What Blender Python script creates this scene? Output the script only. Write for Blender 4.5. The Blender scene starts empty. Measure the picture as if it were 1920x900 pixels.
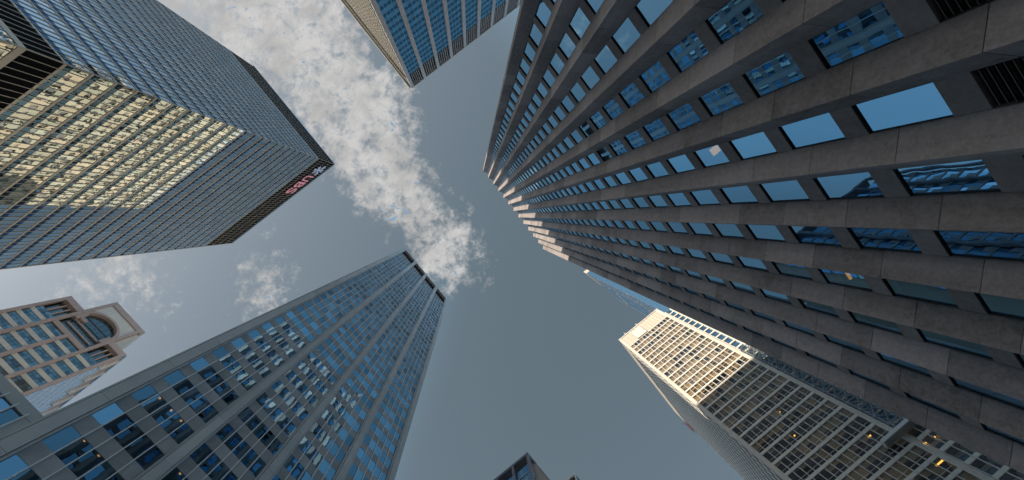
import bpy, math, random
from mathutils import Vector, Matrix
random.seed(7)
# ------------------------------------------------------------------ camera, sky, sun, exposure
# world: X and Y run along the street grid, Z is up, the camera is at the origin 1.7 m over the pavement
GZ = -1.7
SC = bpy.context.scene
C = SC.collection
VPX, VPY, FPX = 886.0, 405.0, 800.0                     # zenith vanishing point and focal length (1920 px wide)
zc = Vector((VPX-960, VPY-450, FPX)).normalized()
xc = (Vector((1, 0, 0)) - zc.x*zc).normalized()
yc = zc.cross(xc)
_t = math.radians(51.8)
E1 = Vector((math.cos(_t), math.sin(_t))); E2 = Vector((math.sin(_t), -math.cos(_t)))
def cam_to_world(c):
    a, b, z = xc.dot(c), yc.dot(c), zc.dot(c)
    return Vector((a*E2.x + b*E2.y, a*E1.x + b*E1.y, z))
RX = cam_to_world(Vector((1, 0, 0))); RY = cam_to_world(Vector((0, -1, 0))); RZ = cam_to_world(Vector((0, 0, -1)))
def project(p):                                         # world point -> photo pixel, only used to rank repeats by size
    x, y, z = RX.dot(p), -RY.dot(p), -RZ.dot(p)
    if z < 1e-3: return None
    return (x/z*FPX+960, y/z*FPX+450)
cam = bpy.data.cameras.new('camera'); co = bpy.data.objects.new('camera', cam); C.objects.link(co)
cam.sensor_width = 36; cam.lens = 36*FPX/1920; cam.clip_end = 20000; cam.clip_start = 0.05
co.matrix_world = Matrix((RX, RY, RZ)).transposed().to_4x4()
SC.camera = co

SUN_EL = math.radians(27.6)
sh = Vector((-0.497, -0.868)).normalized()              # horizontal direction towards the sun
sd = Vector((sh.x*math.cos(SUN_EL), sh.y*math.cos(SUN_EL), math.sin(SUN_EL)))
sun = bpy.data.lights.new('sun', 'SUN'); so = bpy.data.objects.new('sun', sun); C.objects.link(so)
sun.energy = 4.6; sun.angle = math.radians(0.5); sun.color = (1.0, 0.82, 0.62)
so.rotation_euler = sd.to_track_quat('Z', 'Y').to_euler()
so.location = (0, 0, 400)

SC.view_settings.view_transform = 'Standard'; SC.view_settings.look = 'None'
SC.view_settings.gamma = 1; SC.view_settings.exposure = 0.35
SC.render.engine = 'CYCLES'

class NT:
    def __init__(s, nt): s.nt = nt; s.N = nt.nodes; s.L = nt.links
    def n(s, t, **kw):
        o = s.N.new(t)
        for k, v in kw.items(): setattr(o, k, v)
        return o
    def put(s, sock, v):
        if v is None: return
        if hasattr(v, 'node'): s.L.new(v, sock)
        else: sock.default_value = v
    def m(s, op, a, b=None, c=None, clamp=False):
        o = s.n('ShaderNodeMath', operation=op); o.use_clamp = clamp
        s.put(o.inputs[0], a); s.put(o.inputs[1], b); s.put(o.inputs[2], c)
        return o.outputs[0]
    def ss(s, v, a, b):                                  # smoothstep a..b -> 0..1
        o = s.n('ShaderNodeMapRange', interpolation_type='SMOOTHSTEP')
        s.put(o.inputs['Value'], v); s.put(o.inputs['From Min'], a); s.put(o.inputs['From Max'], b)
        return o.outputs['Result']
    def mix(s, f, a, b):
        o = s.n('ShaderNodeMix', data_type='RGBA')
        s.put(o.inputs[0], f); s.put(o.inputs[6], a); s.put(o.inputs[7], b)
        return o.outputs[2]
    def noise(s, vec, scale, detail=5, rough=.55, dist=0.0):
        o = s.n('ShaderNodeTexNoise'); s.put(o.inputs['Vector'], vec)
        o.inputs['Scale'].default_value = scale; o.inputs['Detail'].default_value = detail
        o.inputs['Roughness'].default_value = rough; o.inputs['Distortion'].default_value = dist
        return o.outputs['Fac']

def build_world():
    w = bpy.data.worlds.new('World'); SC.world = w; w.use_nodes = True
    t = NT(w.node_tree); t.N.clear()
    out = t.n('ShaderNodeOutputWorld'); bg = t.n('ShaderNodeBackground'); bg.inputs['Strength'].default_value = 0.115
    sky = t.n('ShaderNodeTexSky', sky_type='NISHITA'); sky.sun_disc = False
    sky.sun_elevation = SUN_EL; sky.sun_rotation = math.atan2(sh.x, sh.y)
    sky.air_density = 1.0; sky.dust_density = 2.2; sky.ozone_density = 1.5
    hs = t.n('ShaderNodeHueSaturation'); hs.inputs['Saturation'].default_value = .52; hs.inputs['Value'].default_value = .63
    t.L.new(sky.outputs[0], hs.inputs['Color'])
    add = t.n('ShaderNodeVectorMath', operation='ADD'); t.L.new(hs.outputs[0], add.inputs[0]); add.inputs[1].default_value = (.12, .33, .34)
    veil = add.outputs[0]                               # thin high haze overhead
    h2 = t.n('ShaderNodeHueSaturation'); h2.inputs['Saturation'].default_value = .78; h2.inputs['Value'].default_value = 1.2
    t.L.new(sky.outputs[0], h2.inputs['Color']); a2 = t.n('ShaderNodeVectorMath', operation='ADD'); t.L.new(h2.outputs[0], a2.inputs[0]); a2.inputs[1].default_value = (.0, .45, .35); clear = a2.outputs[0]  # boosted blue sky, made up to brighten the reflections in the glass
    tc = t.n('ShaderNodeTexCoord').outputs['Generated']
    sp = t.n('ShaderNodeSeparateXYZ'); t.L.new(tc, sp.inputs[0])
    z = t.m('MAXIMUM', sp.outputs[2], .06)
    u = t.m('DIVIDE', sp.outputs[0], z); v = t.m('DIVIDE', sp.outputs[1], z)
    cb = t.n('ShaderNodeCombineXYZ'); t.put(cb.inputs[0], u); t.put(cb.inputs[1], v)
    P = cb.outputs[0]
    big = t.noise(P, 4.5, 5, .6, .5)
    fine = t.m('ADD', t.m('MULTIPLY', t.noise(P, 16.0, 10, .70, .35), .55), t.m('MULTIPLY', t.noise(P, 42.0, 6, .7, .2), .45))
    # brighter blue added towards +X and the -X/+Y quarter to feed window reflections
    added_blue = t.m('MAXIMUM', t.ss(u, .25, .5), t.m('MULTIPLY', t.ss(t.m('MULTIPLY_ADD', v, -1.44, t.m('MULTIPLY', u, -1.0)), -.12, .3), t.ss(v, -.02, .14)))
    base = t.mix(added_blue, veil, clear)
    # the cloud street: a band along Y, wide towards -Y and narrow near the zenith
    wob = t.m('MULTIPLY', t.m('SUBTRACT', big, .5), .34)
    cen = t.m('SUBTRACT', t.m('MULTIPLY', v, -.06), .095)
    d = t.m('ABSOLUTE', t.m('ADD', t.m('SUBTRACT', u, cen), wob))
    wid = t.m('MAXIMUM', t.m('MULTIPLY_ADD', v, -.21, .085), .03)
    e = t.m('SUBTRACT', wid, d)
    band = t.ss(e, -.06, .10)
    band = t.m('MULTIPLY', band, t.ss(t.m('ADD', v, t.m('MULTIPLY', wob, .5)), .2, .06))
    def spot(x, y, r, amp):
        dx = t.m('SUBTRACT', u, x); dy = t.m('SUBTRACT', v, y)
        q = t.m('SQRT', t.m('ADD', t.m('MULTIPLY', dx, dx), t.m('MULTIPLY', dy, dy)))
        return t.m('MULTIPLY', t.ss(q, r, 0.0), amp)
    wisps = t.m('ADD', t.m('ADD', spot(-.70, -.38, .27, .62), spot(-.42, -.2, .13, .5)), spot(-.5, -.14, .12, .55))
    # scattered fair-weather clouds further down the sky
    far = t.m('MULTIPLY', t.ss(big, .56, .70), t.ss(t.m('ADD', t.m('MULTIPLY', u, u), t.m('MULTIPLY', v, v)), 1.6, 3.5))
    far = t.m('MULTIPLY', far, .6)
    cov = t.m('MAXIMUM', t.m('MAXIMUM', band, wisps), far)
    dens = t.m('ADD', t.m('MULTIPLY', t.m('SUBTRACT', fine, .5), 4.8), t.m('MULTIPLY_ADD', cov, 1.25, -.62))
    a = t.m('MULTIPLY', t.ss(dens, -.2, .85), t.ss(cov, 0.0, .3))
    light = t.noise(P, 11.0, 8, .66, .3)
    lum = t.m('MULTIPLY_ADD', t.ss(light, .36, .62), 1.1, 3.25)
    cc = t.n('ShaderNodeCombineColor')
    t.put(cc.inputs[0], t.m('MULTIPLY', lum, 1.0)); t.put(cc.inputs[1], t.m('MULTIPLY', lum, .985)); t.put(cc.inputs[2], t.m('MULTIPLY', lum, .97))
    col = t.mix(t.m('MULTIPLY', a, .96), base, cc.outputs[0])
    # small torn openings of clear blue in the thick cloud
    hole = t.noise(P, 21.0, 4, .6, .8)
    hm = t.m('MULTIPLY', t.ss(hole, .665, .68), t.ss(a, .3, .5))
    col = t.mix(hm, col, (1.7, 2.6, 3.7, 1))
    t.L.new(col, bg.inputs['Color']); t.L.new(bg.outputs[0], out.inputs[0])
build_world()

# ------------------------------------------------------------------ materials
MATS = {}
def mat_base(name):
    m = bpy.data.materials.new(name); m.use_nodes = True
    t = NT(m.node_tree); t.N.clear(); MATS[name] = m
    return m, t
def island(t):
    g = t.n('ShaderNodeNewGeometry'); o = t.n('ShaderNodeObjectInfo')
    return t.m('FRACT', t.m('ADD', g.outputs['Random Per Island'], t.m('MULTIPLY', o.outputs['Random'], 7.31)))
def stone(name, col, col2=None, rough=.7, grain=.25, scale=3.0, isl=.12, stain=.2, spec=.3, bump=.15, cell=None, camp=.3):
    m, t = mat_base(name)
    out = t.n('ShaderNodeOutputMaterial'); b = t.n('ShaderNodeBsdfPrincipled')
    pos = t.n('ShaderNodeNewGeometry').outputs['Position']
    g = t.noise(pos, scale*2.2, 8, .78); s = t.noise(pos, scale*.12, 5, .6, .5)
    mp = t.n('ShaderNodeMapping'); mp.inputs['Scale'].default_value = (1.2, 1.2, .09); t.L.new(pos, mp.inputs['Vector'])
    streak = t.noise(mp.outputs[0], 1.0, 4, .6)
    f = t.m('ADD', t.m('MULTIPLY_ADD', g, grain, 1-grain*.5), t.m('MULTIPLY', t.m('SUBTRACT', s, .5), stain*1.6))
    f = t.m('ADD', f, t.m('MULTIPLY', t.m('SUBTRACT', streak, .5), stain))
    f = t.m('ADD', f, t.m('MULTIPLY', t.m('SUBTRACT', island(t), .5), isl*2))
    if cell:                                              # tone of each block differs (block size cell, offset cell[3:])
        a = t.n('ShaderNodeVectorMath', operation='SUBTRACT'); t.L.new(pos, a.inputs[0]); a.inputs[1].default_value = cell[3:]
        d_ = t.n('ShaderNodeVectorMath', operation='DIVIDE'); t.L.new(a.outputs[0], d_.inputs[0]); d_.inputs[1].default_value = cell[:3]
        fl = t.n('ShaderNodeVectorMath', operation='FLOOR'); t.L.new(d_.outputs[0], fl.inputs[0])
        wn = t.n('ShaderNodeTexWhiteNoise'); t.L.new(fl.outputs[0], wn.inputs['Vector'])
        f = t.m('ADD', f, t.m('MULTIPLY', t.m('SUBTRACT', wn.outputs['Value'], .5), camp))
        mid = t.noise(pos, 2.4, 7, .75, .6); f = t.m('ADD', f, t.m('MULTIPLY', t.m('SUBTRACT', mid, .5), 1.05))
    c = t.mix(t.ss(s, .35, .7), (*col, 1), (*(col2 or col), 1))
    vm = t.n('ShaderNodeVectorMath', operation='SCALE'); t.L.new(c, vm.inputs[0]); t.put(vm.inputs['Scale'], f)
    t.L.new(vm.outputs[0], b.inputs['Base Color'])
    b.inputs['Roughness'].default_value = rough; b.inputs['Specular IOR Level'].default_value = spec
    if bump:
        bp = t.n('ShaderNodeBump'); bp.inputs['Strength'].default_value = bump; bp.inputs['Distance'].default_value = .02
        t.L.new(g, bp.inputs['Height']); t.L.new(bp.outputs[0], b.inputs['Normal'])
    t.L.new(b.outputs[0], out.inputs[0]); return m
def glass(name, tint, inner=(.01, .012, .015), refl=.75, trans=.12, var=.2, wave=.02, rough=.004, vtint=None, wscale=.55, fres=.8):
    m, t = mat_base(name)
    out = t.n('ShaderNodeOutputMaterial')
    r = island(t)
    pos = t.n('ShaderNodeNewGeometry').outputs['Position']
    nz = t.noise(pos, wscale, 2, .4)
    bp = t.n('ShaderNodeBump'); bp.inputs['Strength'].default_value = 1.0; bp.inputs['Distance'].default_value = wave
    t.L.new(nz, bp.inputs['Height'])
    gl = t.n('ShaderNodeBsdfGlossy'); gl.inputs['Roughness'].default_value = rough
    c = t.mix(r, (*tint, 1), (*(vtint or tint), 1))
    vm = t.n('ShaderNodeVectorMath', operation='SCALE'); t.L.new(c, vm.inputs[0])
    r2 = t.m('FRACT', t.m('MULTIPLY', r, 13.7)); t.put(vm.inputs['Scale'], t.m('MULTIPLY_ADD', r2, -var, 1.0))
    t.L.new(vm.outputs[0], gl.inputs['Color']); t.L.new(bp.outputs[0], gl.inputs['Normal'])
    df = t.n('ShaderNodeBsdfDiffuse'); df.inputs['Color'].default_value = (*inner, 1)
    tr = t.n('ShaderNodeBsdfTransparent'); tr.inputs['Color'].default_value = (.8, .85, .85, 1)
    m1 = t.n('ShaderNodeMixShader'); m1.inputs[0].default_value = trans/(max(1e-3, 1-refl))
    t.L.new(df.outputs[0], m1.inputs[1]); t.L.new(tr.outputs[0], m1.inputs[2])
    lw = t.n('ShaderNodeLayerWeight'); lw.inputs['Blend'].default_value = .35
    m2 = t.n('ShaderNodeMixShader')
    t.put(m2.inputs[0], t.m('MULTIPLY_ADD', lw.outputs['Facing'], (1-refl)*fres, refl, clamp=True))
    t.L.new(m1.outputs[0], m2.inputs[1]); t.L.new(gl.outputs[0], m2.inputs[2])
    t.L.new(m2.outputs[0], out.inputs[0]); return m
def plain(name, col, rough=.5, metal=0.0, emit=0.0, isl=0.0, spec=.5):
    m, t = mat_base(name)
    out = t.n('ShaderNodeOutputMaterial'); b = t.n('ShaderNodeBsdfPrincipled')
    pos = t.n('ShaderNodeNewGeometry').outputs['Position']
    s = t.noise(pos, .5, 5, .6)
    f = t.m('MULTIPLY_ADD', s, .24, .88)
    if isl: f = t.m('ADD', f, t.m('MULTIPLY', t.m('SUBTRACT', island(t), .5), isl))
    vm = t.n('ShaderNodeVectorMath', operation='SCALE'); vm.inputs[0].default_value = col; t.put(vm.inputs['Scale'], f)
    t.L.new(vm.outputs[0], b.inputs['Base Color'])
    b.inputs['Roughness'].default_value = rough; b.inputs['Metallic'].default_value = metal
    b.inputs['Specular IOR Level'].default_value = spec
    if emit:
        b.inputs['Emission Color'].default_value = (*col, 1); b.inputs['Emission Strength'].default_value = emit
    t.L.new(b.outputs[0], out.inputs[0]); return m

M = dict(
 granite=stone('brown_granite', (.32, .295, .30), (.26, .245, .265), rough=.6, isl=.05, stain=.7, grain=1.0, bump=.5, cell=(1000, 3.15, 4.1, 0, -12.35, -1.7), camp=.5),
 granite_lo=stone('brown_granite_spandrel', (.31, .275, .268), (.25, .23, .235), rough=.6, isl=.05, stain=.4, grain=.5, cell=(1000, 3.15, 4.1, 0, -10.7, 11.8), camp=.35),
 r_glass=glass('clear_blue_glass', (.38, .72, 1.0), refl=.66, trans=.2, var=.14, wave=.0045, vtint=(.40, .74, .98)),
 black=plain('black_gasket', (.012, .012, .014), .5),
 louvre=plain('dark_bronze_louvre', (.09, .07, .065), .45),
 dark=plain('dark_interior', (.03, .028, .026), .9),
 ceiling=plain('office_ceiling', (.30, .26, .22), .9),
 l_vis=glass('pale_blue_glass', (.66, .86, 1.0), refl=.42, trans=.25, fres=1.3, var=.25, wave=.008, vtint=(.86, .94, 1.0)),
 l_spa=glass('dark_blue_spandrel_glass', (.10, .21, .38), inner=(.01, .015, .025), refl=.35, trans=0, fres=1.2, var=.35, wave=.01),
 alu=plain('grey_aluminium', (.46, .46, .45), .42, .35),
 alu_dark=plain('dark_aluminium', (.17, .18, .20), .45, .35),
 coping=plain('blue_grey_coping', (.20, .32, .50), .5, .1),
 l_louvre=plain('charcoal_louvre', (.007, .008, .011), .9, spec=.05),
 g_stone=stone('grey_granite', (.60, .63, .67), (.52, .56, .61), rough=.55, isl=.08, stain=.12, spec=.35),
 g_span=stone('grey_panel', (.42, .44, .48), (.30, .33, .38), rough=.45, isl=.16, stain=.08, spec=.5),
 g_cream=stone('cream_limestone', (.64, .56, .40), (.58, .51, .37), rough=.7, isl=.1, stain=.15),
 g_glass=glass('deep_blue_glass', (.30, .58, .80), refl=.50, trans=.30, fres=1.3, var=.5, wave=.006, vtint=(.36, .70, 1.0)),
 steel=plain('bright_steel', (.85, .87, .90), .35, .1),
 t_vis=glass('azure_glass', (.22, .66, .98), refl=.85, trans=0, var=.2, wave=.004, vtint=(.26, .62, .95)),
 t_spa=glass('teal_spandrel_glass', (.08, .32, .54), refl=.75, trans=0, var=.2, wave=.03),
 t_stone=stone('pale_grey_marble', (.50, .52, .56), (.44, .46, .50), rough=.6, isl=.05, stain=.1),
 t_gold=stone('buff_metal', (.52, .48, .42), (.46, .43, .38), rough=.5, isl=.05, stain=.1),
 w_white=plain('white_painted_metal', (.84, .82, .77), .45),
 w_blank=stone('white_panel', (.62, .56, .49), (.55, .50, .44), rough=.5, isl=.05, stain=.2),
 w_glass=glass('neutral_glass', (.6, .66, .72), refl=.2, trans=.78, var=.3, wave=.005, vtint=(.5, .56, .6)),
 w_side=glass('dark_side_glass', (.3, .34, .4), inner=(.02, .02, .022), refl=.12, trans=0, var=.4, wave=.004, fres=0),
 tan_win=plain('tan_window', (.20, .18, .14), .3, isl=.9),
 r_blind=plain('pale_roller_blind', (.7, .68, .64), .8, isl=.4),
 blind=plain('tan_blind', (.78, .52, .27), .8, isl=.4),
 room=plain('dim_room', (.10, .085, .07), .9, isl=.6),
 p_pink=stone('pink_granite', (.46, .415, .44), (.42, .375, .40), rough=.6, isl=.08, stain=.2),
 p_beige=stone('beige_limestone', (.62, .68, .71), (.56, .61, .64), rough=.7, isl=.06, stain=.25),
 p_glass=glass('slate_glass', (.38, .52, .60), refl=.6, trans=.15, var=.5, wave=.03, vtint=(.42, .60, .68)),
 p_ice=glass('ice_blue_glass', (.62, .82, 1.0), inner=(.3, .38, .5), refl=.72, trans=0, var=.15, wave=.02),
 p_white=plain('white_rib', (.72, .74, .78), .5),
 s_conc=stone('grey_concrete', (.27, .28, .33), rough=.7),
 s_tan=stone('tan_concrete', (.48, .39, .33), (.38, .31, .27), rough=.75, stain=.4),
 b_glass=glass('sky_blue_glass', (.25, .55, .85), inner=(.16, .32, .48), refl=.6, trans=0, var=.2, wave=.002, vtint=(.34, .66, .98)),
 asphalt=stone('asphalt', (.05, .05, .052), rough=.85), paving=stone('concrete_paving', (.30, .29, .27), rough=.85),
 paint=plain('road_paint', (.75, .74, .70), .6),
 amber=plain('amber_lamp', (1.0, .50, .08), .5, 0, 2.0),
 signred=plain('pink_red_letter', (.70, .30, .42), .4, 0, .12), signblue=plain('pale_blue_emblem', (.50, .62, .85), .4, 0, .12),
 galv=plain('galvanised_steel', (.30, .34, .38), .45, .4), red=plain('crimson_cloth', (.55, .05, .12), .8),
)
# ------------------------------------------------------------------ mesh helpers
class G:                                                 # a list of vertices and faces
    __slots__ = ('v', 'f')
    def __init__(s): s.v = []; s.f = []
    def quad(s, a, b, c, d):
        n = len(s.v); s.v += [a, b, c, d]; s.f.append((n, n+1, n+2, n+3)); return s
    def box8(s, p):
        n = len(s.v); s.v += p
        s.f += [(n, n+3, n+2, n+1), (n+4, n+5, n+6, n+7), (n, n+1, n+5, n+4), (n+1, n+2, n+6, n+5), (n+2, n+3, n+7, n+6), (n+3, n, n+4, n+7)]
        return s
    def prism(s, pts, z0, z1):                           # plan polygon (ccw) extruded
        n = len(s.v); k = len(pts)
        s.v += [(x, y, z0) for x, y in pts] + [(x, y, z1) for x, y in pts]
        s.f.append(tuple(range(n+k-1, n-1, -1))); s.f.append(tuple(range(n+k, n+2*k)))
        for i in range(k):
            j = (i+1) % k; s.f.append((n+i, n+j, n+k+j, n+k+i))
        return s
    def add(s, o):
        n = len(s.v); s.v += o.v; s.f += [tuple(i+n for i in f) for f in o.f]; return s
def bx(x0, x1, y0, y1, z0, z1):
    return G().prism([(x0, y0), (x1, y0), (x1, y1), (x0, y1)], z0, z1)
def beam(p, q, r):                                       # square bar between two points
    p = Vector(p); q = Vector(q); d = (q-p).normalized()
    a = d.cross(Vector((0, 0, 1)) if abs(d.z) < .9 else Vector((1, 0, 0))).normalized()*r; b = d.cross(a).normalized()*r
    return G().box8([tuple(p+a+b), tuple(p-a+b), tuple(p-a-b), tuple(p+a-b), tuple(q+a+b), tuple(q-a+b), tuple(q-a-b), tuple(q+a-b)])
class Face:                                              # a facade plane: s runs along it, d stands out from it
    def __init__(s, ox, oy, ax, ay, nx, ny): s.o = (ox, oy); s.a = (ax, ay); s.n = (nx, ny); s.flip = (ax*ny-ay*nx) > 0
    def pt(s, t, d, z): return (s.o[0]+s.a[0]*t+s.n[0]*d, s.o[1]+s.a[1]*t+s.n[1]*d, z)
    def box(s, s0, s1, d0, d1, z0, z1):
        p = [s.pt(s0, d1, z0)[:2], s.pt(s1, d1, z0)[:2], s.pt(s1, d0, z0)[:2], s.pt(s0, d0, z0)[:2]]
        if not s.flip: pass
        if (s.a[0]*s.n[1]-s.a[1]*s.n[0]) > 0: p = p[::-1]
        return G().prism(p, z0, z1)
    def pane(s, s0, s1, d, z0, z1, tilt=.004):
        w = (s1-s0)*random.uniform(-tilt, tilt); h = (z1-z0)*random.uniform(-tilt, tilt)
        q = [s.pt(s0, d-w-h, z0), s.pt(s1, d+w-h, z0), s.pt(s1, d+w+h, z1), s.pt(s0, d-w+h, z1)]
        if (s.a[0]*s.n[1]-s.a[1]*s.n[0]) > 0: q = q[::-1]
        return G().quad(*q)
def mesh(name, g, mat):
    me = bpy.data.meshes.new(name); me.from_pydata(g.v, [], g.f); me.update()
    me.materials.append(mat); return me
def obj(name, g, mat, parent=None, label=None):
    o = bpy.data.objects.new(name, mesh(name, g, mat)); C.objects.link(o)
    if parent is not None:
        o.parent = parent
        o.matrix_parent_inverse = Matrix.Translation(root_of(parent).location).inverted() if parent.type == 'EMPTY' else Matrix()
    if label: o['label'] = label
    return o
def root_of(o):
    while o.parent: o = o.parent
    return o
def thing(name, label, cat, loc, group=None):
    o = bpy.data.objects.new(name, None); C.objects.link(o); o.location = loc
    o.empty_display_size = 1; o['label'] = label; o['category'] = cat
    if group: o['group'] = group
    return o
def tag(o, label, cat, group=None):
    o['label'] = label; o['category'] = cat
    if group: o['group'] = group
    return o
def struct(name, g, mat):
    o = obj(name, g, mat); o['kind'] = 'structure'; return o
def size_in_photo(g):
    n = len(g.v); c = Vector((sum(v[0] for v in g.v)/n, sum(v[1] for v in g.v)/n, sum(v[2] for v in g.v)/n))
    p = project(c)
    if p is None or not (-60 < p[0] < 1980 and -60 < p[1] < 960): return -1/(1+c.length)
    q = [project(Vector(v)) for v in g.v]
    if any(a is None for a in q): return 0
    return (max(a[0] for a in q)-min(a[0] for a in q))*(max(a[1] for a in q)-min(a[1] for a in q))
def emit(parent, name, items, mat, limit=100, sub=None):
    """items: list of G (or (G, G_sub)); the largest in the photo become parts, the rest one part"""
    its = [i if isinstance(i, tuple) else (i, None) for i in items]
    its.sort(key=lambda i: -size_in_photo(i[0]))
    n = limit if len(its) > limit else len(its)
    for g, sb in its[:n]:
        o = obj(name, g, mat, parent)
        if sb is not None: obj(sub[0], sb, sub[1], o)
    if its[n:]:
        big = G(); bs = G()
        for g, sb in its[n:]:
            big.add(g)
            if sb is not None: bs.add(sb)
        o = obj(name, big, mat, parent); o['kind'] = 'stuff'
        if bs.v: s_ = obj(sub[0], bs, sub[1], o); s_['kind'] = 'stuff'

# ------------------------------------------------------------------ ground
struct('ground', G().quad((-6000, -6000, GZ-.15), (6000, -6000, GZ-.15), (6000, 6000, GZ-.15), (-6000, 6000, GZ-.15)), M['asphalt'])
struct('road', G().quad((-24, -500, GZ-.146), (2, -500, GZ-.146), (2, 500, GZ-.146), (-24, 500, GZ-.146)), M['asphalt'])
for i, (x0, x1, y0, y1) in enumerate(((-190, -24, -150, -42), (-190, -24, -30, 40), (-190, -24, 52, 140), (2, 120, -150, -42), (2, 120, -30, 40), (2, 120, 52, 160))):
    g = bx(x0, x1, y0, y1, GZ-.3, GZ-.004); struct('pavement', g, M['paving'])
g = G()
for x in (-17.5, -11, -4.5):
    for y in range(-140, 150, 9): g.add(G().quad((x-.06, y, GZ-.142), (x+.06, y, GZ-.142), (x+.06, y+3, GZ-.142), (x-.06, y+3, GZ-.142)))
struct('lane_markings', g, M['paint'])

# ------------------------------------------------------------------ granite tower with V shaped piers (right)
def granite_tower():
    t = thing('office_tower', 'dark brown granite tower with deep V shaped piers filling the right side', 'tower', (14, 8, GZ))
    H = 165.0; F = 4.1; X = 14.5; sp = 3.15; y0 = -10.7; n = 13; Z0 = 12.9; WH = 3.06
    f = Face(X, 0, 0, 1, -1, 0)
    def a_tip(i): return y0+sp*i
    piers = []
    for i in range(n):
        y = a_tip(i); g = G(); z = GZ; k = 0
        # storey-high granite blocks with 12 mm open joints
        while z < H-.01:
            z1 = min(H, z+F)
            g.prism([(X+.25, y-.95), (X-.02, y-.95), (X-.92, y), (X-.02, y+.80), (X+.25, y+.80)][::-1], z+.03, z1)
            z = z1; k += 1
        g.prism([(X+.24, y-.91), (X, y-.91), (X-.89, y), (X, y+.76), (X+.24, y+.76)][::-1], GZ, H-.02)
        piers.append(g)
    emit(t, 'pier', piers, M['granite'])
    wins, spans, louv, blinds = [], [], [], []
    for i in range(n-1):
        s0 = a_tip(i)+.80; s1 = a_tip(i+1)-.95
        for k in range(-3, 37):
            zb = Z0+k*F; zt = zb+WH
            if zt > H: break
            if k <= -1:
                g = G()                                                        # louvred ventilation floor
                for j in range(15):
                    zz = zb + (zt-zb)*j/15
                    g.add(G().box8([f.pt(s0+.05, -.22, zz+.09), f.pt(s1-.05, -.22, zz+.09), f.pt(s1-.05, -.03, zz), f.pt(s0+.05, -.03, zz),
                                    f.pt(s0+.05, -.22, zz+.12), f.pt(s1-.05, -.22, zz+.12), f.pt(s1-.05, -.03, zz+.03), f.pt(s0+.05, -.03, zz+.03)]))
                g.add(f.box(s0, s1, -.35, -.30, zb, zt))
                louv.append(g)
            else:
                pane = f.pane(s0+.025, s1-.025, -.10, zb+.03, zt-.035, .0025)
                fr = G().add(f.box(s0, s1, -.2, -.07, zb, zb+.035)).add(f.box(s0, s0+.03, -.2, -.07, zb+.035, zt-.04)).add(f.box(s1-.03, s1, -.2, -.07, zb+.035, zt-.04)).add(f.box(s0, s1, -.2, -.02, zt-.04, zt))
                wins.append((pane, fr))
                if random.random() < .3: blinds.append(f.pane(s0+.06, s1-.06, -.34, zt-.08-random.choice((.25, .5, .9, 1.6, 2.4)), zt-.08, 0))
            spans.append(f.box(s0, s1, -.25, 0, zt, min(H-.3, zb+F)))
    emit(t, 'window', wins, M['r_glass'], 100, ('window_frame', M['black']))
    emit(t, 'blind', blinds, M['r_blind'])
    emit(t, 'spandrel', spans, M['granite_lo'])
    emit(t, 'louvre_panel', louv, M['louvre'])
    ye = a_tip(n-1)+.80; ys = a_tip(0)-.95
    w = bx(X+.02, X+45, ye-.35, ye, GZ, H-.4).add(bx(X+.02, X+45, ys, ys+.35, GZ, H-.4)).add(bx(X+45, X+45.4, ys, ye, GZ, H-.4))
    obj('wall', w, M['granite'], t)
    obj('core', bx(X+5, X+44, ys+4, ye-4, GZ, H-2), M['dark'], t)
    for k in range(0, 41):
        z = Z0+(k-3)*F-.7
        if z < H-1: obj('floor_slab', bx(X+.3, X+44.9, ys+.4, ye-.4, z, z+.3), M['ceiling'], t)
    obj('roof', bx(X+.02, X+45, ys+.02, ye-.02, H-.38, H-.1), M['granite_lo'], t)
granite_tower()

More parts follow.
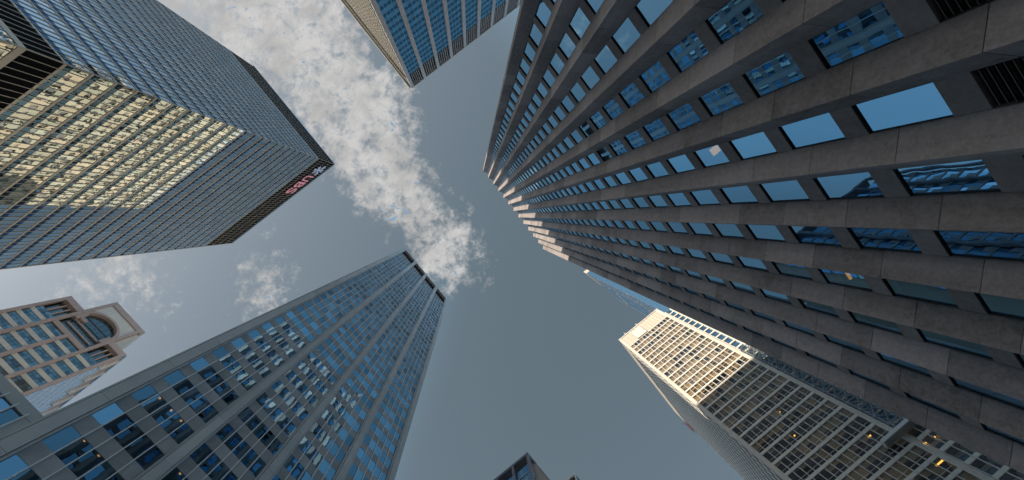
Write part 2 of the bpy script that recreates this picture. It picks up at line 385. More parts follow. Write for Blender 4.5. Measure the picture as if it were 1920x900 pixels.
# ------------------------------------------------------------------ curtain wall tower with sign (upper left)
def curtain_tower():
    t = thing('office_tower', 'tall blue grey glass tower with fine mullion grid and dark top band carrying a sign', 'tower', (-50, -68, GZ))
    H = 165.0; F = 3.887; x0, x1, y0, y1 = -75.2, -28.3, -90.6, -46.7
    fa = Face(x1, y0, 0, 1, 1, 0); fb = Face(x0, y1, 1, 0, 0, 1)
    zs = [59.9 + F*k for k in range(23)]                      # tower floors
    zl = [55.3-.9-F*k for k in range(1, 15)]                    # podium floors
    nb = {id(fa): 42, id(fb): 45}
    vis, spa, mul, led = [], [], [], []
    for f, L in ((fa, y1-y0), (fb, x1-x0)):
        n = 42 if f is fa else 45; st = L/n
        for z in zs+zl:
            if z < GZ: continue
            for i in range(n):
                s0 = i*st+.03; s1 = (i+1)*st-.03
                vis.append(f.pane(s0, s1, 0, z+.45+1.05, z+F, .0013))
                spa.append(f.pane(s0, s1, 0, z+.45, z+.45+1.04, .001))
        for i in range(n+1):
            s = i*st; mul.append(f.box(s-.035, s+.035, .005, .09, GZ, H-.6))
    for z in zs+zl+[59.9+F*23]:
        if z < GZ: continue
        g = G().prism([(x0, y1+.003), (x1+.003, y1+.003), (x1+.003, y0), (x1+.05, y0), (x1+.05, y1+.05), (x0, y1+.05)][::-1], z, z+.42)
        led.append(g)
    led.append(G().prism([(x0, y1+.003), (x1+.003, y1+.003), (x1+.003, y0), (x1+.07, y0), (x1+.07, y1+.07), (x0, y1+.07)][::-1], 55.3-.9, 55.3))
    emit(t, 'window', vis, M['l_vis']); emit(t, 'spandrel', spa, M['l_spa'])
    emit(t, 'mullion', mul, M['alu']); emit(t, 'ledge', led, M['alu'])
    # louvred plant floors: one above the podium and four at the top
    def band(za, zb):
        obj('louvre_band', G().prism([(x0, y1), (x0, y1-.4), (x1-.4, y1-.4), (x1-.4, y0), (x1, y0), (x1, y1)], za, zb), M['l_louvre'], t)
    band(55.3, 59.9); band(149.75, H-.7)
    for k in range(1, 5):
        z = 149.3+F*k-.3
        obj('louvre_rail', G().prism([(x0, y1+.01), (x1+.01, y1+.01), (x1+.01, y0), (x1+.10, y0), (x1+.10, y1+.10), (x0, y1+.10)][::-1], z, z+.13), M['alu'], t)
    obj('coping', G().prism([(x0, y1+.01), (x1+.01, y1+.01), (x1+.01, y0), (x1+.32, y0), (x1+.32, y1+.32), (x0, y1+.32)][::-1], H-.75, H), M['coping'], t)
    obj('roof', bx(x0, x1, y0, y1, H-.9, H-.7), M['l_louvre'], t)
    w = bx(x0-.4, x0-.01, y0, y1, GZ, H-.8).add(bx(x0, x1-.01, y0-.4, y0-.01, GZ, H-.8)); obj('wall', w, M['alu_dark'], t)
    obj('core', bx(x0+5, x1-5, y0+5, y1-5, GZ, H-2), M['dark'], t)
    for z in zs+zl:
        if z > GZ: obj('floor_slab', bx(x0, x1-.1, y0, y1-.1, z+.05, z+.35), M['ceiling'], t)
    # the sign near the top of the face towards +Y
    def letter(ch, xl, h, z):
        cu = bpy.data.curves.new('letter', 'FONT'); cu.body = ch; cu.size = 1; cu.extrude = .05; cu.offset = .018
        o = bpy.data.objects.new('tmp', cu); C.objects.link(o); bpy.context.view_layer.update()
        me = bpy.data.meshes.new_from_object(o); bpy.data.objects.remove(o)
        ys_ = [v.co.y for v in me.vertices]; xs_ = [v.co.x for v in me.vertices]
        hh = max(ys_)-min(ys_); ww = max(xs_)-min(xs_); k = h/hh; kx = 3.0/ww
        for v in me.vertices:
            a, b, c = v.co; v.co = (xl-(a-min(xs_))*kx, y1+.45+c, z+(b-min(ys_))*k)
        me.name = 'letter'; me.materials.clear(); me.materials.append(M['signred']); return me
    s = thing('wall_sign', 'pink red UBS lettering with pale blue emblem high on the dark tower band', 'sign', (-38, y1+.3, 154))
    for ch, xl in (('U', -35.9), ('B', -39.5), ('S', -42.9)):
        o = bpy.data.objects.new('letter', letter(ch, xl, 6.0, 154.6)); C.objects.link(o); o.parent = s
        o.matrix_parent_inverse = Matrix.Translation(s.location).inverted()
    g = G(); cx, cz = -32.6, 157.7
    for k in range(3):                                           # three crossed keys
        a = math.radians((90, 35, 145)[k]); dx, dz = math.cos(a), math.sin(a); y = y1+.4+.05*k
        g.add(beam((cx-dx*2.2, y, cz-dz*3.2), (cx+dx*1.7, y, cz+dz*2.4), .13))
        for j in range(10):
            b0 = j*math.tau/10; b1 = b0+math.tau/10; ex, ez = cx+dx*2.1, cz+dz*3.0
            g.add(beam((ex+.62*math.cos(b0), y, ez+.72*math.sin(b0)), (ex+.62*math.cos(b1), y, ez+.72*math.sin(b1)), .12))
        for q in (.55, .85):
            px_, pz = cx-dx*2.2*q, cz-dz*3.2*q
            g.add(beam((px_, y, pz), (px_-dz*.8, y, pz+dx*.8), .12))
    obj('emblem', g, M['signblue'], s)
curtain_tower()

# ------------------------------------------------------------------ grey pier and glass tower (lower left) with its low wing
def pier_tower():
    t = thing('office_tower', 'grey stone tower of four glazed bays with thin steel mullions, dark openings under its roof', 'tower', (-60, 7, GZ))
    H = 190.0; F = 3.78; X = -32.2; y0, y1 = -7.45, 22.45
    f = Face(X, 0, 0, 1, 1, 0)
    pc = [-6.75, .45, 7.55, 14.75, 21.85]; hw = .66
    piers, wins, spans, muls = [], [], [], []
    for i, c in enumerate(pc):
        g = G(); z = GZ; a, b = c-hw, c+hw
        if i == 0: a = y0
        if i == 4: b = y1
        while z < H+.9:
            z1 = min(H+.9, z+F*2)
            g.add(f.box(a+.22, b-.22, .0, .34, z+.03, z1)); z = z1
        g.add(f.box(a, a+.16, -.3, .26, GZ, H+.2)).add(f.box(b-.16, b, -.3, .26, GZ, H+.2)).add(f.box(a+.02, b-.02, -.3, .12, GZ, H))
        piers.append(g)
    emit(t, 'pier', piers, M['g_stone'])
    nfl = 47
    for i in range(4):
        a, b = pc[i]+hw, pc[i+1]-hw; st = (b-a)/5
        for k in range(-8, nfl):
            zb = 31.6+F*k-.8; 
            if zb < GZ or zb+F > 179.5: continue
            for j in range(5):
                wins.append(f.pane(a+j*st+.02, a+(j+1)*st-.02, .0, zb, zb+.57*F, .006))
                spans.append(f.box(a+j*st+.01, a+(j+1)*st-.01, -.1, .015, zb+.57*F+.02, zb+F-.02))
        for j in range(1, 5):
            muls.append(f.box(a+j*st-.045, a+j*st+.045, .02, .14, GZ, 178.6))
        # plant room opening under the roof and its beam
        obj('roof_beam', f.box(a, b, -.6, .28, H-1.0, H), M['g_stone'], t)
        obj('louvre_panel', f.box(a, b, -2.6, -2.4, 178.6, H-.9), M['louvre'], t)
        obj('sill', f.box(a, b, -2.4, .05, 178.3, 178.7), M['s_conc'], t)
    emit(t, 'window', wins, M['g_glass']); emit(t, 'spandrel', spans, M['g_span']); emit(t, 'mullion', muls, M['steel'])
    # side towards -Y, sunlit cream stone (seen mirrored in the neighbouring tower)
    fs = Face(-104, y0+.45, 1, 0, 0, -1); L = 104+X-.35
    sw, sp_, sl = [], [], []
    n = 26; st = L/n
    for k in range(0, 49):
        z = 2.0+F*k
        sl.append(fs.box(0, L, 0, .22, z-.1, z+1.95))
        for j in range(n):
            sw.append(fs.pane(j*st+.9, (j+1)*st-.0, .02, z+2.0, z+F-.12, .006))
    for j in range(n+1): sp_.append(fs.box(j*st-.02, min(j*st+.9, L), .0, .42, GZ, H) if j < n else fs.box(L-.5, L, .0, .42, GZ, H))
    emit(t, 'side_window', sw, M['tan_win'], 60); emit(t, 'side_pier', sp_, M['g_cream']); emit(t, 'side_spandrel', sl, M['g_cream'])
    w = bx(-104, X-.4, y1-.4, y1, GZ, H-.4).add(bx(-104, -103.6, y0+.7, y1-.41, GZ, H-.4)).add(bx(-104, X-.36, y0+.46, y0+.6, GZ, H-.4))
    obj('wall', w, M['g_stone'], t)
    obj('roof', bx(-104, X-.3, y0+.45, y1-.1, H-.35, H-.05), M['s_conc'], t)
    obj('core', bx(-100, X-5, y0+4, y1-4, GZ, H-2), M['dark'], t)
    for k in range(-8, nfl):
        z = 31.6+F*k-.8
        if z > 0 and z < 178: obj('floor_slab', bx(-103, X-.12, y0+.6, y1-.5, z-.95, z-.6), M['ceiling'], t)
    obj('floor_slab', bx(-103, X-.12, y0+.6, y1-.5, 178, 178.3), M['ceiling'], t)
    # low wing
    w = thing('building_wing', 'low grey wing with dark glass beside the pier fronted tower, lower left edge', 'building', (-50, -13, GZ))
    ww, wsn, wm = [], [], []
    a, b = -22.0, y0-.02; top = 31.9
    obj('parapet', f.box(a, b, -.4, .11, 31.0, top), M['g_stone'], w)
    st = .95; n = int((b-a-.6)/st)
    for k in range(8):
        zb = 30.95-.57*F-F*k
        if zb < GZ: continue
        for j in range(n):
            s1 = b-.6-j*st
            ww.append(f.pane(s1-st+.02, s1-.02, 0, zb, zb+.57*F, .006)); wsn.append(f.box(s1-st+.01, s1-.01, -.1, .015, zb-.43*F+.02, zb-.02))
    for j in range(n): wm.append(f.box(b-.6-j*st-.045, b-.6-j*st+.045, .02, .2, GZ, 31.3))
    obj('corner_pier', f.box(b-.6, b, -.2, .10, GZ, 30.98), M['g_stone'], w)
    emit(w, 'window', ww, M['g_glass']); emit(w, 'spandrel', wsn, M['g_span']); emit(w, 'mullion', wm, M['steel'])
    obj('wall', bx(-70, X-.42, a, b-.1, GZ, top-.3), M['g_stone'], w)
pier_tower()

# ------------------------------------------------------------------ blue glass tower with stone pilasters (top)
def pilaster_tower():
    t = thing('office_tower', 'bright blue glass tower with pale stone pilasters hanging in from the top edge', 'tower', (40, -75, GZ))
    H = 170.0; F = 3.78; x0 = 12.26; Y = -53.2; sp = 6.52; n = 11; x1 = x0+sp*n
    f = Face(x0, Y, 1, 0, 0, 1)
    pil, vis, spa, mul, fins = [], [], [], [], []
    for i in range(n+1):
        g = G(); z = GZ; a = i*sp-.62 if i else -.02; b = i*sp+.62 if i else 1.25
        while z < H: 
            z1 = min(H, z+F*2); g.add(f.box(a, b, -.3, .55, z+.03, z1)); z = z1
        g.add(f.box(a+.03, b-.03, -.3, .50, GZ, H-.02)); pil.append(g)
    top = 157.8; nf = int((top-GZ)/F)
    for i in range(n):
        a = i*sp+.62 if i else 1.25; b = (i+1)*sp-.62; st = (b-a)/4
        for k in range(nf):
            z = top-F*(k+1)
            for j in range(4):
                vis.append(f.pane(a+j*st+.02, a+(j+1)*st-.02, 0, z+.42*F, z+F, .004)); spa.append(f.pane(a+j*st+.02, a+(j+1)*st-.02, .0, z, z+.41*F, .003))
        for j in range(1, 4): mul.append(f.box(a+j*st-.04, a+j*st+.04, .01, .12, GZ, top))
        for j in range(1, 6): fins.append(f.box(a+j*(b-a)/6-.07, a+j*(b-a)/6+.07, -.2, .25, top, H-.6))
    emit(t, 'pilaster', pil, M['t_stone']); emit(t, 'window', vis, M['t_vis']); emit(t, 'spandrel', spa, M['t_spa'])
    emit(t, 'mullion', mul, M['alu']); emit(t, 'fin', fins, M['t_stone'])
    obj('louvre_band', f.box(.3, n*sp, -1.2, -1.0, top-.1, H-.7), M['black'], t)
    obj('roof_edge', f.box(0, n*sp, -.3, .5, H-.6, H-.03), M['alu'], t)
    fl = Face(x0, Y-64, 0, 1, -1, 0)
    g = []
    for j in range(0, 64):
        g.append(fl.box(j, j+.22, 0, .16, GZ, H-.02))
    emit(t, 'side_fin', g, M['t_gold'])
    g = [fl.box(0, 64, .02, .2, top-F*k-.5, top-F*k+.2) for k in range(nf)]
    emit(t, 'side_ledge', g, M['t_gold'])
    obj('side_cornice', fl.box(-.3, 64.0, .17, .8, H-2.4, H), M['t_gold'], t)
    obj('side_ledge', fl.box(-.3, 63.6, .17, .8, H-13, H-12), M['t_gold'], t)
    obj('side_glass', fl.box(0, 63.9, -.1, .01, GZ, H-.7), M['t_vis'], t)
    obj('core', bx(x0+2.2, x1, Y-60, Y-3, GZ, H-.7), M['dark'], t)
    obj('wall', bx(x0+.15, x1, Y-64, Y-62, GZ, H-.7).add(bx(x1-.5, x1, Y-61.9, Y-.3, GZ, H-.8)), M['t_stone'], t)
    obj('roof', bx(x0+.2, x1, Y-64, Y-.35, H-.55, H-.3), M['t_stone'], t)
    for z, x in ((H, 13.3), (H, 38.9)):
        p = tag(obj('antenna', beam((x, Y+.3, H-.02), (x+.1, Y+.3, H+1.6), .05).add(beam((x-.4, Y+.3, H+1.2), (x+.4, Y+.3, H+1.2), .03)), M['alu']),
            'thin metal rod on the pointed roof corner of the blue tower' if x < 20 else 'thin metal rod midway along the blue tower roof edge', 'antenna', 'rods on the blue tower roof')
pilaster_tower()

# ------------------------------------------------------------------ white grid tower (lower right)
def white_tower():
    t = thing('office_tower', 'sunlit cream and white gridded tower with tan blinds, half hidden by the granite tower', 'tower', (24, 86, GZ))
    H = 150.0; F = 3.2; x0, x1, Y, Y1 = 13.75, 31.9, 68.7, 104.0
    f = Face(x0, Y, 1, 0, 0, -1); W = x1-x0; e = .85; n = 13; st = (W-2*e)/n; ztop = 140.6
    wins, blinds, mul, span, trans, rooms = [], [], [], [], [], []
    nf = int((ztop-GZ)/F)
    row = 0
    for k in range(nf):
        z = ztop-F*(k+1)                                        # z..z+.62 spandrel is drawn at the floor line z
        mood = random.choice((.3, .6, .8, .95, .95)) if k < 16 else random.choice((.25, .5, .7, .9)); span.append(f.box(e, W-e, -.15, .10, z-.28, z+.34))
        for j in range(n):
            a, b = e+j*st+.05, e+(j+1)*st-.05
            wins.append(f.pane(a, b, -.06, z+.36, z+F-.30, .006))
            r = random.random()
            if r < mood: drop = random.choice((.35, .5, .75, 1, 1))
            else: drop = random.choice((0, 0, .12, .25))
            if drop: blinds.append(f.pane(a, b, -.22, z+F-.30-drop*(F-.66), z+F-.30, 0))
        trans.append(f.box(e, W-e, -.05, .0, z+1.02, z+1.08))
    span.append(f.box(e, W-e, -.15, .10, ztop-.28, ztop+.2))
    for j in range(n+1):
        s = e+j*st; mul.append(f.box(s-.05, s+.05, -.1, .16, GZ, H-.5))
    emit(t, 'window', wins, M['w_glass']); emit(t, 'blind', blinds, M['blind']); emit(t, 'spandrel', span, M['w_white'])
    emit(t, 'mullion', mul, M['w_white']); emit(t, 'transom', trans, M['w_white'])
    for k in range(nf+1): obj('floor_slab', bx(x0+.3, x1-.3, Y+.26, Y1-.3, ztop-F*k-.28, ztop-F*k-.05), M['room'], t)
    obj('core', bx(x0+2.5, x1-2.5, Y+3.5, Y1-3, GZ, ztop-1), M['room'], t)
    obj('plant_wall', f.box(e-.02, W-e+.02, -.3, .04, ztop+.22, H-.45), M['w_blank'], t)
    obj('roof_edge', f.box(-.1, W+.1, -.4, .24, H-.5, H), M['w_white'], t)
    for a in (0, W-e+.06):                                       # ribbed corner strips
        g = G()
        for j in range(4): g.add(f.box(a+j*.2, a+j*.2+.13, -.2, .14, GZ, H-.52))
        g.add(f.box(a, a+.78, -.3, .05, GZ, H-.52)); obj('corner_strip', g, M['w_white'], t)
    # west side
    fl = Face(x0, Y1, 0, -1, -1, 0); L = Y1-Y; n2 = 25; s2 = (L-.4)/n2
    g1, g2, g3 = [], [], []
    for k in range(nf):
        z = ztop-F*(k+1)
        g1.append(fl.box(0, L-.3, -.1, .02, z-.6, z+.7))
        for j in range(n2): g2.append(fl.pane(j*s2+.25, (j+1)*s2-.25, .002, z+.7, z+F-.6, .001))
    g1.append(fl.box(0, L-.3, -.1, .12, ztop-.38, ztop+.2))
    for j in range(n2+1): g3.append(fl.box(j*s2-.25, j*s2+.25, -.1, .045, GZ, H-.52))
    emit(t, 'side_spandrel', g1, M['w_white']); emit(t, 'side_window', g2, M['w_side'], 60); emit(t, 'side_mullion', g3, M['w_white'])
    obj('side_plant_wall', fl.box(0, L-.2, -.3, .06, ztop+.22, H-.45), M['w_blank'], t)
    obj('roof', bx(x0+.1, x1-.1, Y+.2, Y1, H-.44, H-.2), M['w_white'], t)
    obj('wall', bx(x0+.1, x1, Y1-.3, Y1-.02, GZ, H-.5).add(bx(x1-.3, x1-.02, Y+.4, Y1-.32, GZ, H-.5)), M['w_white'], t)
    # white sign board under the roof
    s = thing('sign_board', 'blank white square board of four panels under the roof of the cream tower', 'sign', ((18.5+23)/2, Y-.3, 142))
    for i in range(2):
        for j in range(2):
            xa = x0+4.75+i*2.05; za = 140.9+j*3.35
            obj('panel', bx(xa, xa+2.02, Y-.38, Y-.18, za, za+3.3), M['paint'], s)
    obj('frame', bx(x0+4.6, x0+9.0, Y-.17, Y-.07, 140.7, 147.8), M['alu_dark'], s)
    # roof rods
    for x, lab in ((17.2, 'short white rod nearest the left corner of the cream tower roof'), (22.6, 'short white rod midway along the cream tower roof edge'), (x1-.6, 'dark rooftop davit at the right roof corner of the cream tower')):
        tag(obj('roof_rod', beam((x, Y+.1, H-.02), (x-.2, Y-.1, H+1.7), .07).add(beam((x-.5, Y, H+1.1), (x+.3, Y, H+1.1), .05)), M['w_white'] if x < 30 else M['alu_dark']), lab, 'roof rod')
    # flag on the west face
    b = thing('banner', 'small crimson banner on the far left edge of the cream tower', 'banner', (x0-1, 101, 139))
    obj('pole', beam((x0-.3, 103.2, 139), (x0-1.3, 103.4, 141.5), .08), M['alu_dark'], b)
    obj('cloth', G().prism([(x0-.45, 101.6), (x0-.5, 103.5), (x0-.6, 103.5), (x0-.55, 101.6)], 134, 139.2), M['red'], b)
    # narrow rear wing east of the tower
    w = thing('building_wing', 'pale framed strip of windows between the cream tower and the granite tower', 'building', (42, 90, GZ))
    fw = Face(x1+.1, Y+1.2, 1, 0, 0, -1)
    gg, hh, kk = [], [], []
    zt = H-4
    obj('side_groove', bx(x1+.02, x1+.5, Y+.9, Y+1.3, 62, zt), M['black'], w)
    for k in range(43):
        z = zt-F*(k+1)
        if z < 0: break
        for j in range(6):
            a = .5+j*2.3
            kk.append(fw.pane(a+.25, a+2.1, -.12, z+.45, z+F-.2, .01)); 
        hh.append(fw.box(.45, 14.3, -.1, .08, z-.2, z+.42))
    for j in range(7): gg.append(fw.box(.3+j*2.3, .5+j*2.3+.2, -.1, .3, GZ, zt))
    emit(w, 'frame_post', gg, M['w_white']); emit(w, 'frame_rail', hh, M['w_white']); emit(w, 'window', kk, M['r_glass'])
    obj('wall', bx(x1+.1, x1+15, Y+1.5, Y1, GZ, zt), M['w_blank'], w)
    # podium: the lower floors continue east past the tower
    pd = thing('podium', 'wide lower storeys with amber lit rooms under the ledge beside the cream tower', 'building', (40, 80, GZ))
    fp = Face(x1+.15, Y, 1, 0, 0, -1); Lp = 14; nn = 9; sp_ = 1.5
    a1, a2, a3 = [], [], []
    top = 59.2
    for k in range(18):
        z = ztop-F*(k+26)
        if z < 0: break
        a1.append(fp.box(0, Lp, -.15, .10, z-.28, z+.34))
        for j in range(nn): a2.append(fp.pane(j*sp_+.05, (j+1)*sp_-.05, -.06, z+.36, min(top, z+F-.30), .005))
        obj('floor_slab', bx(x1+.3, x1+Lp, Y+.26, Y+12, z-.28, z-.05), M['room'], pd)
    for j in range(nn+1): a3.append(fp.box(j*sp_-.05, j*sp_+.05, -.1, .16, GZ, top))
    emit(pd, 'spandrel', a1, M['w_white']); emit(pd, 'window', a2, M['w_glass']); emit(pd, 'mullion', a3, M['w_white'])
    obj('wall', bx(x1+.2, x1+Lp, Y+6, Y+12, GZ, top-.2), M['room'], pd)
    obj('ledge', bx(x1-3.6, x1+Lp, Y-1.5, Y-.2, top, top+.35).add(bx(x1+.1, x1+Lp, Y-.19, Y+1.4, top+.02, top+.33)), M['alu'], pd)
    obj('ledge_trim', bx(x1-3.7, x1-3.5, Y-1.6, Y-.2, top-.1, top+.5).add(bx(x1-3.5, x1+Lp, Y-1.66, Y-1.5, top-.1, top+.5)), M['steel'], pd)
    # hoist mast on the ledge
    h = thing('hoist_mast', 'galvanised lattice hoist mast with cross bracing in the gap beside the cream tower', 'hoist', (x1+1.6, Y-.2, top+.3))
    pts = [(x1+.35, Y-.2), (x1+2.6, Y-.2), (x1+2.6, Y+.7), (x1+.35, Y+.7)]
    ztm = 100.0
    for p in pts: obj('mast_post', beam((*p, top+.3), (*p, ztm), .09), M['galv'], h)
    z = top+.3; br = []
    while z < ztm-1:
        z2 = z+2.6
        for i in range(4):
            p, q = pts[i], pts[(i+1) % 4]
            br.append(beam((*p, z), (*q, z2), .055).add(beam((*q, z), (*p, z2), .055)).add(beam((*p, z2), (*q, z2), .07)))
        z = z2
    emit(h, 'brace', br, M['galv'])
white_tower()

# ------------------------------------------------------------------ pink and beige tower with arched gable (far left)
def arch_tower():
    t = thing('office_tower', 'pink granite and beige banded tower with arched window under a square gable', 'tower', (-135, -47, GZ))
    X = -118.6; H = 150.0; f = Face(X, 0, 0, 1, 1, 0); F = 3.9
    ys = [-59.9, -53.5, -47.2, -40.9, -34.7]; hw = .45
    strips, beige, wins, mul = [], [], [], []
    strips.append(f.box(ys[0]-.1, ys[0]+.8, -.3, .5, GZ, H)); strips.append(f.box(ys[4]-.8, ys[4]+.1, -.3, .5, GZ, H))
    for i, zt in ((1, 162.4), (2, 139.5), (3, 162.4)): strips.append(f.box(ys[i]-.5, ys[i]+.5, -.3, .6, GZ, zt))
    for b in range(4):
        a, c = ys[b]+(.8 if b == 0 else .5), ys[b+1]-(.8 if b == 3 else .5)
        zt = 140.4 if b in (0, 3) else 138.6
        for k in range(40):
            z = zt-F*(k+1)
            if z < 0: break
            beige.append(f.box(a, c, -.2, .08, z, z+1.45))
            st = (c-a)/4
            for j in range(4):
                wins.append(f.pane(a+j*st+.04, a+(j+1)*st-.04, -.05, z+1.47, z+2.65, .01)); wins.append(f.pane(a+j*st+.04, a+(j+1)*st-.04, -.05, z+2.72, z+F-.02, .01))
        if b in (0, 3):                                          # corner loggia
            obj('loggia_glass', f.box(a, c, -1.2, -1.1, zt, 147.6), M['p_glass'], t)
            for q in (.33, .66): obj('loggia_post', f.box(a+(c-a)*q-.2, a+(c-a)*q+.2, -1.0, -.5, zt, 147.5), M['p_pink'], t)
            obj('lintel', f.box(a, c, -1.3, .45, 147.6, H-.02), M['p_pink'], t)
    emit(t, 'pier', strips, M['p_pink']); emit(t, 'stone_band', beige, M['p_beige']); emit(t, 'window', wins, M['p_glass'])
    # gable with arch
    yc_, R0, R1 = -47.2, 5.2, 6.1; za = 150.2; NA = 28
    def ring(ra, rb, d0, d1):
        g = G()
        for i in range(NA):
            q0, q1 = math.pi*i/NA, math.pi*(i+1)/NA
            P_ = lambda r, q, d: f.pt(yc_+r*math.cos(q), d, za+r*math.sin(q))
            g.box8([P_(ra, q0, d0), P_(rb, q0, d0), P_(rb, q1, d0), P_(ra, q1, d0), P_(ra, q0, d1), P_(rb, q0, d1), P_(rb, q1, d1), P_(ra, q1, d1)])
        return g
    obj('arch_ring', ring(R0, R1, -1.5, .35), M['p_pink'], t)
    g = G()                                                       # spandrel stone around the arch: strips up to the gable top
    top = 162.0; lo, hi = ys[1]+.5, ys[3]-.5
    N = 40
    for i in range(N):
        a = lo+(hi-lo)*i/N; b = lo+(hi-lo)*(i+1)/N
        m_ = (a+b)/2-yc_; zz = za+math.sqrt(max(0, R1*R1-m_*m_)) if abs(m_) < R1 else za
        g.add(f.box(a, b, -.3, .10, zz-.12, top-1.6))
    g.add(f.box(ys[1]-6+5.4, lo-1.1, -.3, .1, 152, top-1.6)) if False else None
    obj('gable_panel', g, M['p_beige'], t)
    # the gable is wider than the arch
    gy0, gy1 = -53.9, -39.7
    obj('gable_border', f.box(gy0, gy1, -.3, .55, top-1.6, top+.8), M['p_pink'], t)
    obj('arch_glass', f.box(lo, hi, -1.0, -.9, 140.5, za+R0), M['p_glass'], t)
    gl = [f.box(yc_+k*1.7-.035, yc_+k*1.7+.035, -.9, -.7, 140.5, za+math.sqrt(max(.1, R0*R0-(k*1.7)**2))) for k in (-3, -2, -1, 0, 1, 2, 3)]
    gl += [f.box(lo, hi, -.89, -.72, z-.035, z+.035) for z in (143, 145.5, 148, 150.5)]
    emit(t, 'glazing_bar', gl, M['alu_dark'])
    for z in (143.6, 146.4): obj('transom', f.box(lo+1.1, hi-1.1, -.9, -.55, z-.25, z+.25), M['p_pink'], t)
    obj('sill', f.box(lo, hi, -1.2, .3, 138.7, 140.5), M['p_pink'], t)
    for yy in (lo-.0, hi-1.1): obj('arch_jamb', f.box(yy, yy+1.1, -1.2, .33, 146.0, za), M['p_pink'], t)
    obj('lintel', f.box(lo+1.1, lo+3.0, -.9, .0, 147.2, 148.6), M['p_pink'], t)
    # south-east side, pale ribbed glass
    fs = Face(X, ys[4], -1, 0, 0, 1); L = 42
    g1, g2 = [], []
    obj('side_glass', fs.box(.5, L, -.2, .0, GZ, H-6), M['p_ice'], t)
    for j in range(0, 28): g1.append(fs.box(.5+j*1.5, .5+j*1.5+.12, .0, .06, GZ, H-6))
    for k in range(38):
        g2.append(fs.box(.5, L, .005, .04, H-7-F*k, H-7-F*k+.9))
    emit(t, 'side_rib', g1, M['p_white']); emit(t, 'side_ledge', g2, M['p_white'])
    obj('side_attic', fs.box(.1, L, -.3, .05, H-6, H-.6), M['p_pink'], t)
    emit(t, 'attic_fin', [fs.box(2+j*6, 2.5+j*6, .05, .7, H-8, H) for j in range(7)], M['p_white'])
    obj('side_cornice', fs.box(-.3, L, -.2, .6, H-.6, H), M['p_ice'], t)
    obj('core', bx(X-41, X-1.6, ys[0]+.4, ys[4]-.4, GZ, H-.8), M['dark'], t)
    obj('gable_block', bx(X-30, X-1.6, gy0+.3, gy1-.3, H-.8, top+.5).add(bx(X-30, X-.35, gy1-.6, gy1-.02, 151.0, top+.75)).add(bx(X-30, X-.35, gy0+.02, gy0+.6, 151.0, top+.75)), M['p_beige'], t)
    obj('north_wall', bx(X-41, X-.4, ys[0]-.1, ys[0]+.3, GZ, H-.1), M['p_pink'], t)
arch_tower()

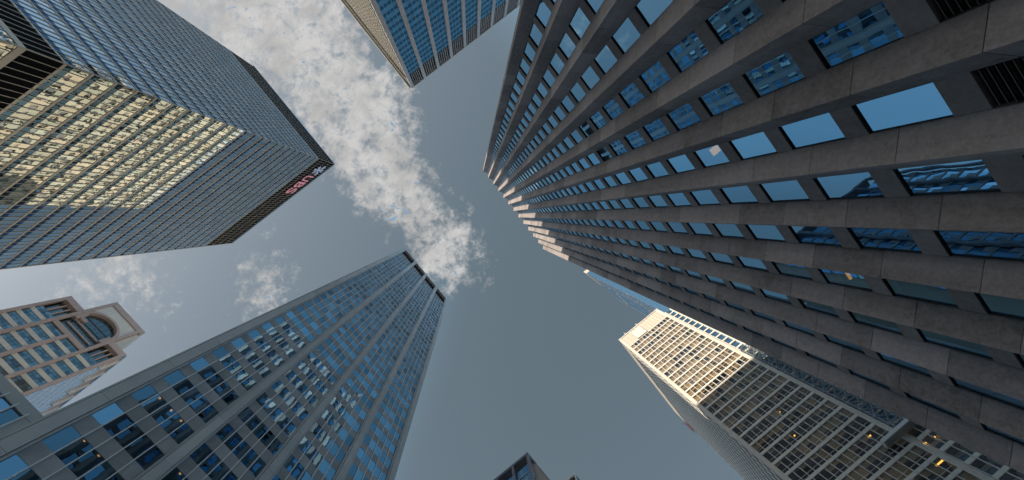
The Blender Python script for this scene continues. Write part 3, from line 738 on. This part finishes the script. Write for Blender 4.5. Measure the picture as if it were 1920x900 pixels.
# ------------------------------------------------------------------ concrete frame block (bottom centre)
def frame_block():
    t = thing('office_block', 'grey concrete framed block corner with tan curved side wall at the bottom edge', 'building', (-40, 66, GZ))
    H = 110.0; X = -27.9; Y = 58.45
    f = Face(X, Y, -1, 0, 0, -1); sp = 5.17; n = 7; F = 3.6
    obj('roof_frame', f.box(-.1, n*sp, -.5, .05, H-.9, H).add(f.box(-.1, n*sp, -4, -.5, H-.25, H)), M['s_conc'], t)
    for i in range(n+1): obj('column', f.box(i*sp-.3, i*sp+.3, -.6, .0, GZ, H-.9) if i else f.box(-.1, .55, -.6, .02, GZ, H-.9), M['s_conc'], t)
    obj('soffit', f.box(.3, n*sp, -4, -3.6, H-8, H-.26), M['coping'], t)
    w, s, m = [], [], []
    for i in range(n):
        a, b = i*sp+.5, (i+1)*sp-.3; st = (b-a)/4
        for k in range(29):
            z = H-3.0-F*(k+1); d = -.9
            if z < 0: break
            for j in range(4):
                if k < 1 or (j % 2 == 0): w.append(f.pane(a+j*st, a+(j+1)*st-.06, d, z+.5, z+F-.1, .02))
                else: s.append(f.box(a+j*st, a+(j+1)*st-.06, d-.1, d+.1, z+.5, z+F*.55)); w.append(f.pane(a+j*st, a+(j+1)*st-.06, d, z+F*.57, z+F-.1, .02))
            s.append(f.box(a, b, d-.2, d+.12, z, z+.48))
    emit(t, 'window', w, M['b_glass']); emit(t, 'panel', s, M['g_span'])
    # side towards +X: blue strip, then the curved tan wall
    fe = Face(X, Y, 0, 1, 1, 0)
    pp = []
    for k in range(29):
        z = H-5-F*(k+1)
        if z > 0: pp.append(fe.pane(.7, 3.4, -.5, z+.4, z+F-.1, .01))
    emit(t, 'side_window', pp, M['b_glass'])
    obj('side_wall', fe.box(.56, 3.4, -.9, -.6, GZ, H-.9), M['s_conc'], t)
    pts = [(X-1.6, Y+.7)]
    for i in range(9):
        q = math.radians(-90+90*i/8+0); pts.append((X-1.45+1.4*math.cos(q), Y+4.6+1.4*math.sin(q)-.9))
    pts += [(X-.05, Y+26), (X-6, Y+26), (X-6, Y+3.0)]
    obj('curved_wall', G().prism(pts[1:], GZ, H-.9), M['s_tan'], t)
    obj('side_roof', bx(X-30, X+.02, Y+.5, Y+26, H-.88, H-.02), M['s_conc'], t)
    obj('core', bx(X-36, X-4.2, Y+4.1, Y+25, GZ, H-1), M['dark'], t)
    t2 = thing('office_block', 'tiny white framed roof corner with dark vents beside the concrete block', 'building', (-30, 85, GZ))
    H2 = 120; X2, Y2 = uvp(1077, 887, H2)
    f2 = Face(X2, Y2, -1, 0, 0, -1); fe2 = Face(X2, Y2, 0, 1, 1, 0)
    for i in range(6): obj('column', f2.box(i*2.2-.02, i*2.2+.35, -.4, .05, GZ, H2-.7), M['w_white'], t2)
    obj('roof_edge', f2.box(-.05, 13, -.6, .08, H2-.7, H2), M['w_white'], t2)
    for k in range(24): obj('rail', f2.box(0, 12.5, -.4, -.05, H2-4-4*k, H2-3.4-4*k), M['w_white'], t2)
    obj('vent_panel', f2.box(0, 13, -.8, -.5, GZ, H2-.75), M['louvre'], t2)
    obj('side_glass', fe2.box(.4, 16, -.3, 0, GZ, H2-.3), M['b_glass'], t2)
    emit(t2, 'side_rib', [fe2.box(.4+j*.9, .55+j*.9, 0, .12, GZ, H2-.4) for j in range(17)], M['alu_dark'])
def uvp(px, py, h):
    c = Vector((px-960, py-450, FPX)); w = cam_to_world(c); return w.x/w.z*h, w.y/w.z*h
frame_block()

# ------------------------------------------------------------------ distant slim blue tower (between the granite and the cream tower)
def slim_tower():
    t = thing('glass_tower', 'distant slim sky blue tower with white roof tip peeping past the granite tower', 'tower', (60, 105, GZ))
    H = 330.0
    pts = [(41.4, 89), (60, 89), (62, 118), (47.5, 118), (45.7, 104.6)]
    g = G().prism(pts, GZ, H-9); obj('glass_wall', g, M['b_glass'], t)
    obj('roof_cap', G().prism([(41.25, 88.85), (60.1, 88.9), (60.1, 104), (45.6, 104.6)], H-9, H), M['w_blank'], t)
    edges = [((41.4, 89), (45.7, 104.6)), ((45.7, 104.6), (47.5, 118))]
    rails, posts = [], []
    for (ax, ay), (bx_, by) in edges:
        L = math.hypot(bx_-ax, by-ay); dx, dy = (bx_-ax)/L, (by-ay)/L
        f = Face(ax, ay, dx, dy, -dy, dx)
        for k in range(80): rails.append(f.box(0, L, .0, .03, H-14-4*k, H-13.3-4*k))
        n = int(L/3.2)
        for j in range(n+1): posts.append(f.box(j*L/n-.05, j*L/n+.05, .0, .04, GZ, H-9))
        obj('mechanical_band', f.box(0, L, .0, .08, H-40, H-37), M['alu'], t); obj('mechanical_band', f.box(0, L, .0, .08, H-96, H-93), M['alu'], t)
    emit(t, 'rail', rails, M['p_ice'], 100); emit(t, 'mullion', posts, M['alu'])
slim_tower()

# ------------------------------------------------------------------ lit lamps seen through the glass
def disc(c, r, h, n=14, sx=1.0):
    return G().prism([(c[0]+r*sx*math.cos(i*math.tau/n), c[1]+r*math.sin(i*math.tau/n)) for i in range(n)], c[2]-h, c[2])
F = 3.2
def ceil(z):                                                   # ceiling height above a point in the white tower
    k = math.ceil((140.6-.3-z)/F); k = int((140.6-.28-z)//F); return 140.6-F*k-.285
for x, z, r, lab in ((32.3, 55.5, .55, 'round amber ceiling lamp under the ledge, uppermost in the podium'), (26.9, 54.9, .55, 'round amber ceiling lamp in the cream tower, lowest left'),
                     (29.6, 55.3, .35, 'small round amber lamp between the two large ones'), (34.2, 55.2, .2, 'tiny amber spot lamp near the granite tower edge'),
                     (21.8, 71.0, .2, 'tiny amber lamp in the upper shaded floors of the cream tower'), (24.2, 76.5, .15, 'pinpoint amber lamp in the shaded middle of the cream tower')):
    zc_ = ceil(z)
    tag(obj('ceiling_lamp', disc((x, 68.7+1.1, zc_), r, .06, sx=.8), M['amber']), lab, 'lamp', 'amber ceiling lamps')
for x, z, lab in ((28.6, 62.6, 'short amber strip light in the cream tower just above the ledge'), (30.6, 51.2, 'long amber strip light in the lowest floor in view')):
    zc_ = ceil(z)
    tag(obj('strip_light', bx(x-.7, x+.7, 68.7+.7, 68.7+.95, zc_-.08, zc_-.001), M['amber']), lab, 'lamp', 'amber strip lights')
tag(obj('strip_light', bx(14.9, 15.5, 6.2, 6.7, 27.0, 27.08).add(bx(15.0, 15.4, 6.25, 6.65, 27.08, 27.2)), M['amber']), 'yellow square light fitting behind a blue window of the granite tower', 'lamp')
tag(obj('strip_light', bx(14.95, 15.1, 15.9, 16.5, 22.8, 22.9), M['amber']), 'short amber light behind a dark window of the granite tower', 'lamp')
for y, k, lab in ((-4.7, 0, 'tiny amber downlight in the tower corner, lowest left'), (-3.2, 0, 'tiny amber downlight in the tower corner, second from left'), (-4.6, 2, 'tiny amber downlight two floors up, left'),
                  (-3.1, 2, 'tiny amber downlight two floors up, middle'), (-1.8, 2, 'tiny amber downlight two floors up, right'), (1.8, 1, 'tiny amber downlight in the second glazed bay')):
    z = 31.6+3.78*(k+1)-.8-.96
    tag(obj('downlight', disc((-32.9, y, z), .1, .05), M['amber']), lab, 'lamp', 'amber downlights in the pier tower')
